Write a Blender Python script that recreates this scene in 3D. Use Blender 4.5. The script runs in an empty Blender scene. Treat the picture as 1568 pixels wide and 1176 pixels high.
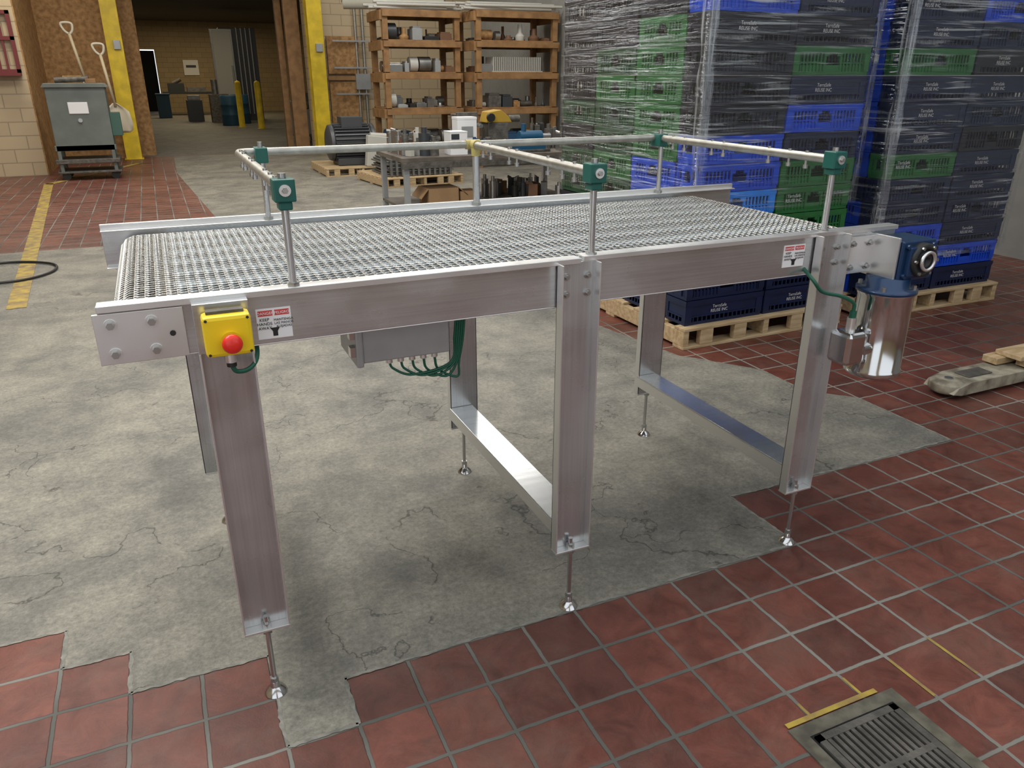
import bpy, math, random
from mathutils import Vector, Matrix, noise
from mathutils.geometry import delaunay_2d_cdt
random.seed(4)
S=bpy.context.scene
COL=S.collection
try:
    S.view_settings.view_transform='Standard'
except Exception: pass

# ------------------------------------------------------------------ materials
def mat(name,col=(.5,.5,.5),rough=.5,metal=0,var=0.0,vscale=8,bump=0,bscale=40,stretch=(1,1,1),col2=None,emit=0,coat=0,rvar=0):
    m=bpy.data.materials.new(name);m.use_nodes=True
    nt=m.node_tree;N=nt.nodes;L=nt.links;b=N['Principled BSDF']
    b.inputs['Base Color'].default_value=(*col,1);b.inputs['Roughness'].default_value=rough;b.inputs['Metallic'].default_value=metal
    if coat: b.inputs['Coat Weight'].default_value=coat
    if emit:
        b.inputs['Emission Color'].default_value=(*col,1);b.inputs['Emission Strength'].default_value=emit
    if var or bump or col2 or rvar:
        tc=N.new('ShaderNodeTexCoord');mp=N.new('ShaderNodeMapping');mp.inputs['Scale'].default_value=stretch
        L.new(tc.outputs['Object'],mp.inputs['Vector'])
        nz=N.new('ShaderNodeTexNoise');nz.inputs['Scale'].default_value=vscale;nz.inputs['Detail'].default_value=6
        L.new(mp.outputs[0],nz.inputs['Vector'])
        if var or col2:
            cr=N.new('ShaderNodeValToRGB')
            c2=col2 if col2 else tuple(c*(1-var) for c in col)
            c1=col if col2 else tuple(min(1,c*(1+var)) for c in col)
            cr.color_ramp.elements[0].position=.35;cr.color_ramp.elements[1].position=.65
            cr.color_ramp.elements[0].color=(*c2,1);cr.color_ramp.elements[1].color=(*c1,1)
            L.new(nz.outputs['Fac'],cr.inputs[0]);L.new(cr.outputs[0],b.inputs['Base Color'])
        if rvar:
            mr=N.new('ShaderNodeMapRange');mr.inputs['From Min'].default_value=.3;mr.inputs['From Max'].default_value=.7
            mr.inputs['To Min'].default_value=max(.02,rough-rvar);mr.inputs['To Max'].default_value=rough+rvar
            L.new(nz.outputs['Fac'],mr.inputs['Value']);L.new(mr.outputs[0],b.inputs['Roughness'])
        if bump:
            n2=N.new('ShaderNodeTexNoise');n2.inputs['Scale'].default_value=bscale;n2.inputs['Detail'].default_value=5
            L.new(mp.outputs[0],n2.inputs['Vector'])
            bp=N.new('ShaderNodeBump');bp.inputs['Strength'].default_value=bump;bp.inputs['Distance'].default_value=.01
            L.new(n2.outputs['Fac'],bp.inputs['Height']);L.new(bp.outputs[0],b.inputs['Normal'])
    return m

def steel(name,col,rough,metal,sm,sh):
    m=bpy.data.materials.new(name);m.use_nodes=True
    nt=m.node_tree;N=nt.nodes;L=nt.links;b=N['Principled BSDF'];b.inputs['Metallic'].default_value=metal
    tc=N.new('ShaderNodeTexCoord')
    def nz(sc,st,det=5):
        mp=N.new('ShaderNodeMapping');mp.inputs['Scale'].default_value=st;L.new(tc.outputs['Object'],mp.inputs[0])
        n=N.new('ShaderNodeTexNoise');n.inputs['Scale'].default_value=sc;n.inputs['Detail'].default_value=det;L.new(mp.outputs[0],n.inputs['Vector']);return n
    a=nz(4,(1,1,1.6),5);g=nz(60,sh,3)
    ramp=N.new('ShaderNodeValToRGB');ramp.color_ramp.elements[0].position=.32;ramp.color_ramp.elements[1].position=.68
    ramp.color_ramp.elements[0].color=(*[c*(1-sm) for c in col],1);ramp.color_ramp.elements[1].color=(*[min(1,c*(1+sm)) for c in col],1)
    L.new(a.outputs['Fac'],ramp.inputs[0])
    r2=N.new('ShaderNodeMapRange');r2.inputs['From Min'].default_value=.3;r2.inputs['From Max'].default_value=.7;r2.inputs['To Min'].default_value=.93;r2.inputs['To Max'].default_value=1.07
    L.new(g.outputs['Fac'],r2.inputs['Value'])
    ml=N.new('ShaderNodeMix');ml.data_type='RGBA';ml.blend_type='MULTIPLY';ml.inputs[0].default_value=1
    L.new(ramp.outputs[0],ml.inputs[6]);L.new(r2.outputs[0],ml.inputs[7]);L.new(ml.outputs[2],b.inputs['Base Color'])
    rr=N.new('ShaderNodeMapRange');rr.inputs['From Min'].default_value=.3;rr.inputs['From Max'].default_value=.7;rr.inputs['To Min'].default_value=rough-.10;rr.inputs['To Max'].default_value=rough+.08
    L.new(a.outputs['Fac'],rr.inputs['Value']);L.new(rr.outputs[0],b.inputs['Roughness'])
    bp=N.new('ShaderNodeBump');bp.inputs['Strength'].default_value=.05;bp.inputs['Distance'].default_value=.002
    L.new(g.outputs['Fac'],bp.inputs['Height']);L.new(bp.outputs[0],b.inputs['Normal'])
    return m
STEEL=steel('brushed_stainless',(.60,.615,.62),.26,.82,.07,(.05,1,3))
STEELV=steel('brushed_stainless_leg',(.53,.54,.545),.28,.8,.07,(3,3,.05))
STEELL=mat('bright_stainless_edge',(.76,.76,.75),.34,.85,rvar=.05)
POL=mat('polished_stainless',(.60,.60,.60),.12,1,rvar=.04)
WIRE=mat('wire_belt_steel',(.66,.65,.61),.25,.9)
TUBE=mat('guide_tube_steel',(.42,.41,.37),.42,.9,var=.12,vscale=30)
BOLT=mat('bolt_steel',(.45,.45,.44),.3,.9)
UHMW=mat('white_wear_strip',(.50,.58,.64),.5)
GAPSHADE=mat('dark_gap_shade',(.045,.045,.045),.5,.4)  # near-black colour standing in for the dark gaps under the belt
GREENP=mat('green_clamp_plastic',(.008,.10,.08),.35)
YEL=mat('estop_yellow',(.85,.60,.01),.4)
RED=mat('estop_red',(.8,.03,.02),.3)
BLACK=mat('black_rubber',(.015,.015,.015),.5)
DKPL=mat('dark_plastic',(.04,.045,.05),.4)
WHITE=mat('white_label',(.8,.8,.8),.5)
REDL=mat('label_red',(.6,.05,.05),.5)
GRNC=mat('green_cable',(.01,.10,.06),.4)
GREYBOX=mat('grey_enclosure',(.36,.37,.37),.4,.3,var=.06)
BLUEM=mat('blue_gearbox_paint',(.008,.035,.10),.35,.2,coat=.3)
WOOD=mat('pallet_wood',(.56,.42,.25),.75,col2=(.38,.26,.13),vscale=5,stretch=(1,8,8),bump=.2)
WOOD2=mat('shelf_pine',(.33,.18,.07),.65,col2=(.22,.115,.045),vscale=4,stretch=(2,2,2),bump=.1)
OSB=mat('osb_board',(.44,.25,.10),.75,col2=(.25,.13,.045),vscale=14,bump=.3)
POSTY=mat('post_yellow_paint',(.70,.50,.02),.45,var=.15,vscale=6,bump=.1)
BLKC={}
CRC={'navy':(.006,.014,.05),'black':(.008,.011,.022),'blue':(.006,.06,.52),'lblue':(.02,.22,.75),'green':(.020,.13,.035),'dgreen':(.012,.06,.028)}
for k,c in CRC.items(): BLKC[k]=mat('crate_'+k,c,.35,var=.12,vscale=12)

def mathn(N,op,a=None,b=None):
    n=N.new('ShaderNodeMath');n.operation=op
    if isinstance(a,(int,float)): n.inputs[0].default_value=a
    if isinstance(b,(int,float)): n.inputs[1].default_value=b
    return n

def tile_mat():
    m=bpy.data.materials.new('quarry_tile_floor');m.use_nodes=True
    nt=m.node_tree;N=nt.nodes;L=nt.links;b=N['Principled BSDF']
    g=N.new('ShaderNodeNewGeometry');sp=N.new('ShaderNodeSeparateXYZ')
    nz=N.new('ShaderNodeTexNoise');nz.inputs['Scale'].default_value=22;nz.inputs['Detail'].default_value=4
    L.new(g.outputs['Position'],nz.inputs['Vector'])
    vs=N.new('ShaderNodeVectorMath');vs.operation='MULTIPLY_ADD';vs.inputs[1].default_value=(.008,.008,0)
    L.new(nz.outputs['Color'],vs.inputs[0]);L.new(g.outputs['Position'],vs.inputs[2])
    L.new(vs.outputs[0],sp.inputs[0])
    P=.1685
    ids=[];ds=[]
    for ax,off in ((0,.07+.004),(1,1.605+.004)):
        s=mathn(N,'SUBTRACT',None,off);L.new(sp.outputs[ax],s.inputs[0])
        d=mathn(N,'DIVIDE',None,P);L.new(s.outputs[0],d.inputs[0])
        fl=mathn(N,'FLOOR');L.new(d.outputs[0],fl.inputs[0]);ids.append(fl)
        fr=mathn(N,'FRACT');L.new(d.outputs[0],fr.inputs[0])
        a=mathn(N,'SUBTRACT',None,.5);L.new(fr.outputs[0],a.inputs[0])
        ab=mathn(N,'ABSOLUTE');L.new(a.outputs[0],ab.inputs[0]);ds.append(ab)
    mx=mathn(N,'MAXIMUM');L.new(ds[0].outputs[0],mx.inputs[0]);L.new(ds[1].outputs[0],mx.inputs[1])
    gr=N.new('ShaderNodeMapRange');gr.inputs['From Min'].default_value=.463;gr.inputs['From Max'].default_value=.476
    L.new(mx.outputs[0],gr.inputs['Value'])
    cb=N.new('ShaderNodeCombineXYZ');L.new(ids[0].outputs[0],cb.inputs[0]);L.new(ids[1].outputs[0],cb.inputs[1])
    wn=N.new('ShaderNodeTexWhiteNoise');wn.noise_dimensions='3D';L.new(cb.outputs[0],wn.inputs['Vector'])
    cr=N.new('ShaderNodeValToRGB');e=cr.color_ramp.elements
    e[0].color=(.105,.031,.021,1);e[1].color=(.190,.057,.037,1);e.new(.5).color=(.145,.041,.027,1)
    L.new(wn.outputs['Value'],cr.inputs[0])
    n2=N.new('ShaderNodeTexNoise');n2.inputs['Scale'].default_value=9;n2.inputs['Detail'].default_value=12;n2.inputs['Roughness'].default_value=.78;n2.inputs['Distortion'].default_value=.6
    L.new(g.outputs['Position'],n2.inputs['Vector'])
    r2=N.new('ShaderNodeValToRGB');r2.color_ramp.elements[0].position=.34;r2.color_ramp.elements[1].position=.68
    r2.color_ramp.elements[0].color=(.55,.54,.53,1);r2.color_ramp.elements[1].color=(1.3,1.38,1.42,1)
    L.new(n2.outputs['Fac'],r2.inputs[0])
    ml=N.new('ShaderNodeMix');ml.data_type='RGBA';ml.blend_type='MULTIPLY';ml.inputs[0].default_value=1
    L.new(cr.outputs[0],ml.inputs[6]);L.new(r2.outputs[0],ml.inputs[7])
    nd=N.new('ShaderNodeTexNoise');nd.inputs['Scale'].default_value=2.6;nd.inputs['Detail'].default_value=10;nd.inputs['Roughness'].default_value=.78
    L.new(g.outputs['Position'],nd.inputs['Vector'])
    rd=N.new('ShaderNodeMapRange');rd.inputs['From Min'].default_value=.47;rd.inputs['From Max'].default_value=.70;rd.inputs['To Max'].default_value=.55
    L.new(nd.outputs['Fac'],rd.inputs['Value'])
    md=N.new('ShaderNodeMix');md.data_type='RGBA';L.new(rd.outputs[0],md.inputs[0]);L.new(ml.outputs[2],md.inputs[6]);md.inputs[7].default_value=(.17,.105,.08,1)
    mg=N.new('ShaderNodeMix');mg.data_type='RGBA'
    n3=N.new('ShaderNodeTexNoise');n3.inputs['Scale'].default_value=1.3;L.new(g.outputs['Position'],n3.inputs['Vector'])
    r3=N.new('ShaderNodeValToRGB');r3.color_ramp.elements[0].position=.42;r3.color_ramp.elements[1].position=.60
    r3.color_ramp.elements[0].color=(.10,.098,.086,1);r3.color_ramp.elements[1].color=(.24,.23,.20,1)
    L.new(n3.outputs['Fac'],r3.inputs[0])
    L.new(gr.outputs[0],mg.inputs[0]);L.new(md.outputs[2],mg.inputs[6]);L.new(r3.outputs[0],mg.inputs[7])
    L.new(mg.outputs[2],b.inputs['Base Color'])
    rr=N.new('ShaderNodeMapRange');rr.inputs['To Min'].default_value=.26;rr.inputs['To Max'].default_value=.60
    L.new(n2.outputs['Fac'],rr.inputs['Value'])
    rm=mathn(N,'MAXIMUM');L.new(rr.outputs[0],rm.inputs[0])
    gm=mathn(N,'MULTIPLY',None,.85);L.new(gr.outputs[0],gm.inputs[0]);L.new(gm.outputs[0],rm.inputs[1]);L.new(rm.outputs[0],b.inputs['Roughness'])
    h=mathn(N,'MULTIPLY_ADD',None,-1.0);L.new(gr.outputs[0],h.inputs[0])
    sc=mathn(N,'MULTIPLY',None,.7);L.new(n2.outputs['Fac'],sc.inputs[0]);L.new(sc.outputs[0],h.inputs[2])
    bp=N.new('ShaderNodeBump');bp.inputs['Strength'].default_value=.7;bp.inputs['Distance'].default_value=.004
    L.new(h.outputs[0],bp.inputs['Height']);L.new(bp.outputs[0],b.inputs['Normal'])
    return m

def concrete_mat(name,base,dark):
    m=bpy.data.materials.new(name);m.use_nodes=True
    nt=m.node_tree;N=nt.nodes;L=nt.links;b=N['Principled BSDF']
    g=N.new('ShaderNodeNewGeometry')
    n1=N.new('ShaderNodeTexNoise');n1.inputs['Scale'].default_value=1.9;n1.inputs['Detail'].default_value=12;n1.inputs['Roughness'].default_value=.72;n1.inputs['Distortion'].default_value=.4
    n2=N.new('ShaderNodeTexNoise');n2.inputs['Scale'].default_value=55;n2.inputs['Detail'].default_value=10;n2.inputs['Roughness'].default_value=.85
    vo=N.new('ShaderNodeTexVoronoi');vo.feature='DISTANCE_TO_EDGE';vo.inputs['Scale'].default_value=1.3
    n4=N.new('ShaderNodeTexNoise');n4.inputs['Scale'].default_value=3;n4.inputs['Detail'].default_value=8
    n5=N.new('ShaderNodeTexNoise');n5.inputs['Scale'].default_value=7;n5.inputs['Detail'].default_value=9;n5.inputs['Roughness'].default_value=.7
    for n in (n1,n2,n4,n5): L.new(g.outputs['Position'],n.inputs['Vector'])
    ma=N.new('ShaderNodeVectorMath');ma.operation='MULTIPLY_ADD';ma.inputs[1].default_value=(.9,.9,0)
    L.new(n4.outputs['Color'],ma.inputs[0]);L.new(g.outputs['Position'],ma.inputs[2]);L.new(ma.outputs[0],vo.inputs['Vector'])
    cr=N.new('ShaderNodeValToRGB');cr.color_ramp.elements[0].position=.36;cr.color_ramp.elements[1].position=.58
    cr.color_ramp.elements[0].color=(*dark,1);cr.color_ramp.elements[1].color=(*base,1);L.new(n1.outputs['Fac'],cr.inputs[0])
    r2=N.new('ShaderNodeValToRGB');r2.color_ramp.elements[0].position=.32;r2.color_ramp.elements[1].position=.68
    r2.color_ramp.elements[0].color=(.5,.5,.5,1);r2.color_ramp.elements[1].color=(1.45,1.45,1.42,1);L.new(n2.outputs['Fac'],r2.inputs[0])
    ml=N.new('ShaderNodeMix');ml.data_type='RGBA';ml.blend_type='MULTIPLY';ml.inputs[0].default_value=1
    L.new(cr.outputs[0],ml.inputs[6]);L.new(r2.outputs[0],ml.inputs[7])
    r5=N.new('ShaderNodeValToRGB');r5.color_ramp.elements[0].position=.38;r5.color_ramp.elements[1].position=.62
    r5.color_ramp.elements[0].color=(.86,.86,.86,1);r5.color_ramp.elements[1].color=(1.13,1.12,1.10,1);L.new(n5.outputs['Fac'],r5.inputs[0])
    m5=N.new('ShaderNodeMix');m5.data_type='RGBA';m5.blend_type='MULTIPLY';m5.inputs[0].default_value=1
    L.new(ml.outputs[2],m5.inputs[6]);L.new(r5.outputs[0],m5.inputs[7])
    ck=N.new('ShaderNodeMapRange');ck.inputs['From Min'].default_value=0;ck.inputs['From Max'].default_value=.006;ck.inputs['To Min'].default_value=.35
    L.new(vo.outputs['Distance'],ck.inputs['Value'])
    th=N.new('ShaderNodeMapRange');th.inputs['From Min'].default_value=.48;th.inputs['From Max'].default_value=.54
    L.new(n1.outputs['Fac'],th.inputs['Value'])
    mxx=mathn(N,'MAXIMUM');L.new(ck.outputs[0],mxx.inputs[0]);L.new(th.outputs[0],mxx.inputs[1])
    m2=N.new('ShaderNodeMix');m2.data_type='RGBA';m2.blend_type='MULTIPLY';m2.inputs[0].default_value=1
    L.new(m5.outputs[2],m2.inputs[6]);L.new(mxx.outputs[0],m2.inputs[7])
    L.new(m2.outputs[2],b.inputs['Base Color']);b.inputs['Roughness'].default_value=.58
    bp=N.new('ShaderNodeBump');bp.inputs['Strength'].default_value=.45;bp.inputs['Distance'].default_value=.006
    ad=mathn(N,'ADD');L.new(n2.outputs['Fac'],ad.inputs[0]);L.new(mxx.outputs[0],ad.inputs[1])
    L.new(ad.outputs[0],bp.inputs['Height']);L.new(bp.outputs[0],b.inputs['Normal'])
    return m

def block_mat(name,c1,c2,mort,axis='x'):
    m=bpy.data.materials.new(name);m.use_nodes=True
    nt=m.node_tree;N=nt.nodes;L=nt.links;b=N['Principled BSDF']
    g=N.new('ShaderNodeNewGeometry');sp=N.new('ShaderNodeSeparateXYZ');cb=N.new('ShaderNodeCombineXYZ')
    L.new(g.outputs['Position'],sp.inputs[0]);L.new(sp.outputs[0 if axis=='x' else 1],cb.inputs[0]);L.new(sp.outputs[2],cb.inputs[1])
    br=N.new('ShaderNodeTexBrick');br.inputs['Scale'].default_value=1;br.inputs['Brick Width'].default_value=.4;br.inputs['Row Height'].default_value=.2
    br.inputs['Mortar Size'].default_value=.008;br.inputs['Color1'].default_value=(*c1,1);br.inputs['Color2'].default_value=(*c2,1);br.inputs['Mortar'].default_value=(*mort,1)
    L.new(cb.outputs[0],br.inputs['Vector']);L.new(br.outputs['Color'],b.inputs['Base Color']);b.inputs['Roughness'].default_value=.6
    bp=N.new('ShaderNodeBump');bp.inputs['Strength'].default_value=.4;bp.inputs['Distance'].default_value=.01;bp.invert=True
    L.new(br.outputs['Fac'],bp.inputs['Height']);L.new(bp.outputs[0],b.inputs['Normal'])
    return m

def wrap_mat(name,base,amp,vert=False):
    m=bpy.data.materials.new(name);m.use_nodes=True
    nt=m.node_tree;N=nt.nodes;L=nt.links
    for n in list(N): N.remove(n)
    o=N.new('ShaderNodeOutputMaterial');tr=N.new('ShaderNodeBsdfTransparent');gl=N.new('ShaderNodeBsdfPrincipled')
    gl.inputs['Base Color'].default_value=(.6,.64,.66,1);gl.inputs['Roughness'].default_value=.2;gl.inputs['Specular IOR Level'].default_value=.9
    gs=N.new('ShaderNodeBsdfGlossy');gs.inputs['Roughness'].default_value=.10;gs.inputs['Color'].default_value=(.9,.95,1,1)
    mx=N.new('ShaderNodeMixShader');mxg=N.new('ShaderNodeMixShader');mxg.inputs[0].default_value=.08
    tc=N.new('ShaderNodeTexCoord')
    def streak(sc,rot,lo,hi,dist=.5):
        mp=N.new('ShaderNodeMapping');mp.inputs['Scale'].default_value=sc;mp.inputs['Rotation'].default_value=rot
        L.new(tc.outputs['Object'],mp.inputs[0]);nz=N.new('ShaderNodeTexNoise');nz.inputs['Scale'].default_value=1;nz.inputs['Detail'].default_value=4;nz.inputs['Roughness'].default_value=.55
        nz.inputs['Distortion'].default_value=dist
        L.new(mp.outputs[0],nz.inputs['Vector'])
        r=N.new('ShaderNodeMapRange');r.inputs['From Min'].default_value=lo;r.inputs['From Max'].default_value=hi
        L.new(nz.outputs['Fac'],r.inputs['Value']);return nz,r
    if vert:
        n1,a=streak((40,40,3),(0,0,0),.50,.68);n2,c=streak((8,8,25),(.2,.2,0),.58,.72)
    else:
        n1,a=streak((1.6,1.6,42),(.10,.08,0),.56,.68,.8)
        n2,c=streak((2.2,2.2,55),(-.32,-.30,0),.57,.70,.8)
    mm=mathn(N,'MAXIMUM');L.new(a.outputs[0],mm.inputs[0]);L.new(c.outputs[0],mm.inputs[1])
    nb,pb=streak((1.4,1.4,3.0),(.3,.1,0),.42,.62,0)
    mb=mathn(N,'MULTIPLY');L.new(mm.outputs[0],mb.inputs[0]);L.new(pb.outputs[0],mb.inputs[1])
    fa=mathn(N,'MULTIPLY_ADD',None,amp);L.new((mm if vert else mb).outputs[0],fa.inputs[0]);fa.inputs[2].default_value=base
    bp=N.new('ShaderNodeBump');bp.inputs['Strength'].default_value=.8;bp.inputs['Distance'].default_value=.02
    L.new(n1.outputs['Fac'],bp.inputs['Height']);L.new(bp.outputs[0],gl.inputs['Normal']);L.new(bp.outputs[0],gs.inputs['Normal'])
    L.new(tr.outputs[0],mxg.inputs[1]);L.new(gs.outputs[0],mxg.inputs[2])
    L.new(fa.outputs[0],mx.inputs[0]);L.new(mxg.outputs[0],mx.inputs[1]);L.new(gl.outputs[0],mx.inputs[2]);L.new(mx.outputs[0],o.inputs[0])
    return m
WRAP=wrap_mat('stretch_film',.02,.55);WRAPV=wrap_mat('stretch_film_bunched',.03,.5,True)

# ------------------------------------------------------------------ mesh builder
class B:
    def __init__(s): s.v=[];s.f=[];s.m=[];s.sm=[];s.mats=[]
    def mi(s,m):
        if m not in s.mats: s.mats.append(m)
        return s.mats.index(m)
    def add(s,vs,fs,m,smooth=False):
        o=len(s.v);s.v+= [tuple(v) for v in vs];i=s.mi(m)
        for f in fs: s.f.append(tuple(o+k for k in f));s.m.append(i);s.sm.append(smooth)
    def box(s,x0,x1,y0,y1,z0,z1,m,M=None):
        vs=[Vector((x,y,z)) for z in (z0,z1) for y in (y0,y1) for x in (x0,x1)]
        if M: vs=[M@v for v in vs]
        s.add(vs,[(0,2,3,1),(4,5,7,6),(0,1,5,4),(2,6,7,3),(0,4,6,2),(1,3,7,5)],m)
    def prism(s,pts,axis,a0,a1,m):
        def mk(p,a):
            if axis==0: return (a,p[0],p[1])
            if axis==1: return (p[0],a,p[1])
            return (p[0],p[1],a)
        n=len(pts);vs=[mk(p,a0) for p in pts]+[mk(p,a1) for p in pts]
        fs=[tuple(range(n))[::-1],tuple(range(n,2*n))]+[(i,(i+1)%n,n+(i+1)%n,n+i) for i in range(n)]
        s.add(vs,fs,m)
    def tube(s,pts,r,m,seg=8,cap=True,rs=None,smooth=True):
        pts=[Vector(p) for p in pts];n=len(pts);vs=[];prev=None
        for i,p in enumerate(pts):
            t=(pts[min(i+1,n-1)]-pts[max(i-1,0)])
            t=t.normalized() if t.length>1e-9 else Vector((0,0,1))
            if prev is None:
                a=Vector((0,0,1)) if abs(t.z)<.9 else Vector((1,0,0))
                u=t.cross(a).normalized()
            else:
                u=(prev-t*prev.dot(t));u=u.normalized() if u.length>1e-6 else t.orthogonal().normalized()
            prev=u;w=t.cross(u);rr=rs[i] if rs else r
            for k in range(seg):
                an=2*math.pi*k/seg;vs.append(p+(u*math.cos(an)+w*math.sin(an))*rr)
        fs=[(i*seg+k,i*seg+(k+1)%seg,(i+1)*seg+(k+1)%seg,(i+1)*seg+k) for i in range(n-1) for k in range(seg)]
        s.add(vs,fs,m,smooth)
        if cap:
            s.add([vs[k] for k in range(seg)],[tuple(range(seg))[::-1]],m)
            s.add([vs[(n-1)*seg+k] for k in range(seg)],[tuple(range(seg))],m)
    def cyl(s,p0,p1,r,m,seg=20,r2=None,smooth=True):
        s.tube([p0,p1],r,m,seg,True,[r,r2 if r2 is not None else r],smooth)
    def lathe(s,c,prof,m,seg=24,axis=2):
        vs=[]
        for r,h in prof:
            for k in range(seg):
                a=2*math.pi*k/seg;x,y=r*math.cos(a),r*math.sin(a)
                v=(x,y,h) if axis==2 else ((x,h,y) if axis==1 else (h,x,y))
                vs.append((c[0]+v[0],c[1]+v[1],c[2]+v[2]))
        n=len(prof)
        s.add(vs,[(i*seg+k,i*seg+(k+1)%seg,(i+1)*seg+(k+1)%seg,(i+1)*seg+k) for i in range(n-1) for k in range(seg)],m,True)
    def obj(s,name,parent=None,bevel=0,loc=None,rotz=0):
        me=bpy.data.meshes.new(name);me.from_pydata(s.v,[],s.f)
        for m in s.mats: me.materials.append(m)
        me.polygons.foreach_set('material_index',s.m);me.polygons.foreach_set('use_smooth',s.sm);me.update()
        o=bpy.data.objects.new(name,me);COL.objects.link(o)
        if parent: o.parent=parent
        if loc: o.location=loc
        o.rotation_euler[2]=rotz
        if bevel:
            md=o.modifiers.new('bev','BEVEL');md.width=bevel;md.segments=2;md.limit_method='ANGLE';md.angle_limit=math.radians(40)
        return o
def empty(name,loc=(0,0,0),rotz=0):
    e=bpy.data.objects.new(name,None);COL.objects.link(e);e.location=loc;e.rotation_euler[2]=rotz;e.empty_display_size=.1;return e
def text(name,body,size,loc,rot,m,parent,align='CENTER'):
    c=bpy.data.curves.new(name,'FONT');c.body=body;c.size=size;c.align_x=align;c.align_y='CENTER';c.extrude=.0002
    c.materials.append(m);o=bpy.data.objects.new(name,c);COL.objects.link(o);o.location=loc;o.rotation_euler=rot;o.parent=parent;return o
def arc(pts_ctrl,n=24):
    P=[Vector(p) for p in pts_ctrl];P=[2*P[0]-P[1]]+P+[2*P[-1]-P[-2]];out=[]
    k=len(P)-3
    for i in range(k):
        a,b,c,d=P[i:i+4]
        for j in range(n):
            t=j/n;out.append(.5*((2*b)+(c-a)*t+(2*a-5*b+4*c-d)*t*t+(-a+3*b-3*c+d)*t**3))
    out.append(P[-2]);return out
RXP=(math.radians(90),0,0)

# ------------------------------------------------------------------ floor
TILE=tile_mat();CONC=concrete_mat('worn_concrete',(.250,.236,.198),(.135,.131,.117));CONC2=concrete_mat('corridor_concrete',(.18,.17,.145),(.11,.105,.095))
b=B();b.box(-7,6.6,-3,17,-.1,0,TILE);b.box(-1.2,8,17,42,-.1,0,CONC2);b.obj('floor')
def wob(x,y):
    d=noise.noise_vector(Vector((x*7,y*7,0)))*.0045+noise.noise_vector(Vector((x*60,y*60,3)))*.0035
    return d.x,d.y
def rough_edge(pts):
    out=[];n=len(pts)
    for i in range(n):
        a=Vector(pts[i]);c=Vector(pts[(i+1)%n]);L_=(c-a).length
        step=.008 if max(a.y,c.y)<4.5 else .25
        k=max(1,int(L_/step))
        for j in range(k):
            p=a.lerp(c,j/k);dx,dy=wob(p.x,p.y)
            out.append(Vector((p.x+dx,p.y+dy)))
    return out
poly=[(-6.5,2.109),(-.434,2.109),(-.434,1.94),(-.266,1.94),(-.266,1.773),(.07,1.773),(.07,1.44),(.238,1.44),(.238,1.605),(1.755,1.612),(1.755,1.945),(2.93,1.95),(2.93,2.45),(2.765,2.62),(2.765,2.95),(2.5,3.3),(2.35,4.1),(2.45,6),(6.5,6),(6.5,16.9),(.3,16.9),(.25,13.9),(.5,9),(.45,7.9),(-1.1,7.95),(-6.5,7.9)]
re=rough_edge(poly)
def patch(name,pts,z,m):
    vv,ee,ff,_,_,_=delaunay_2d_cdt(pts,[],[list(range(len(pts)))],1,1e-5)
    me=bpy.data.meshes.new(name)
    ff=[f if ((vv[f[1]]-vv[f[0]]).cross(vv[f[2]]-vv[f[0]])>0) else f[::-1] for f in ff]
    me.from_pydata([(v.x,v.y,z) for v in vv],[],ff);me.materials.append(m);me.update()
    o=bpy.data.objects.new(name,me);COL.objects.link(o)
patch('floor_concrete_patch',re,.0012,CONC)
b=B();HM=mat('pale_mortar',(.27,.258,.22),.8,col2=(.15,.145,.125),vscale=30)
near=poly[0:16]
for i in range(len(near)-1):
    a=Vector(near[i]);c=Vector(near[i+1]);a.x=max(a.x,-2.5)
    n=max(2,int((c-a).length/.008));d=(c-a).normalized();nr_=Vector((-d.y,d.x));vs=[]
    for j in range(n+1):
        p=a.lerp(c,j/n);w=.005+.004*noise.noise(Vector((p.x*50,p.y*50,9)));dx,dy=wob(p.x,p.y)
        for s_ in (-w,w): vs.append((p.x+dx+nr_.x*s_,p.y+dy+nr_.y*s_,.0017))
    b.add(vs,[(2*j,2*j+2,2*j+3,2*j+1) for j in range(n)],HM)
b.obj('floor_mortar_edge')
YL=mat('floor_yellow_paint',(.46,.33,.05),.6,col2=(.20,.13,.07),vscale=12)
b=B()
def strip(p0,p1,w,m,z=.0045,bb=None):
    a=Vector((p0[0],p0[1],z));c=Vector((p1[0],p1[1],z));d=(c-a).normalized();n=Vector((-d.y,d.x,0))*w/2
    bb.add([a-n,c-n,c+n,a+n],[(0,1,2,3)],m)
strip((-1.02,5.9),(-1.5,13.2),.12,YL,.004,b);strip((-1.5,13.1),(-.3,15.8),.12,YL,.004,b)
strip((1.585,.94),(1.585,1.08),.009,YL,.0015,b);strip((1.755,.95),(1.755,1.10),.009,YL,.0015,b)
strip((1.17,1.012),(1.46,1.012),.014,YL,.0050,b);strip((1.42,1.01),(1.42,1.08),.008,YL,.0015,b);strip((1.25,1.01),(1.25,1.06),.008,YL,.0015,b)
b.obj('floor_line_paint')

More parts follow.
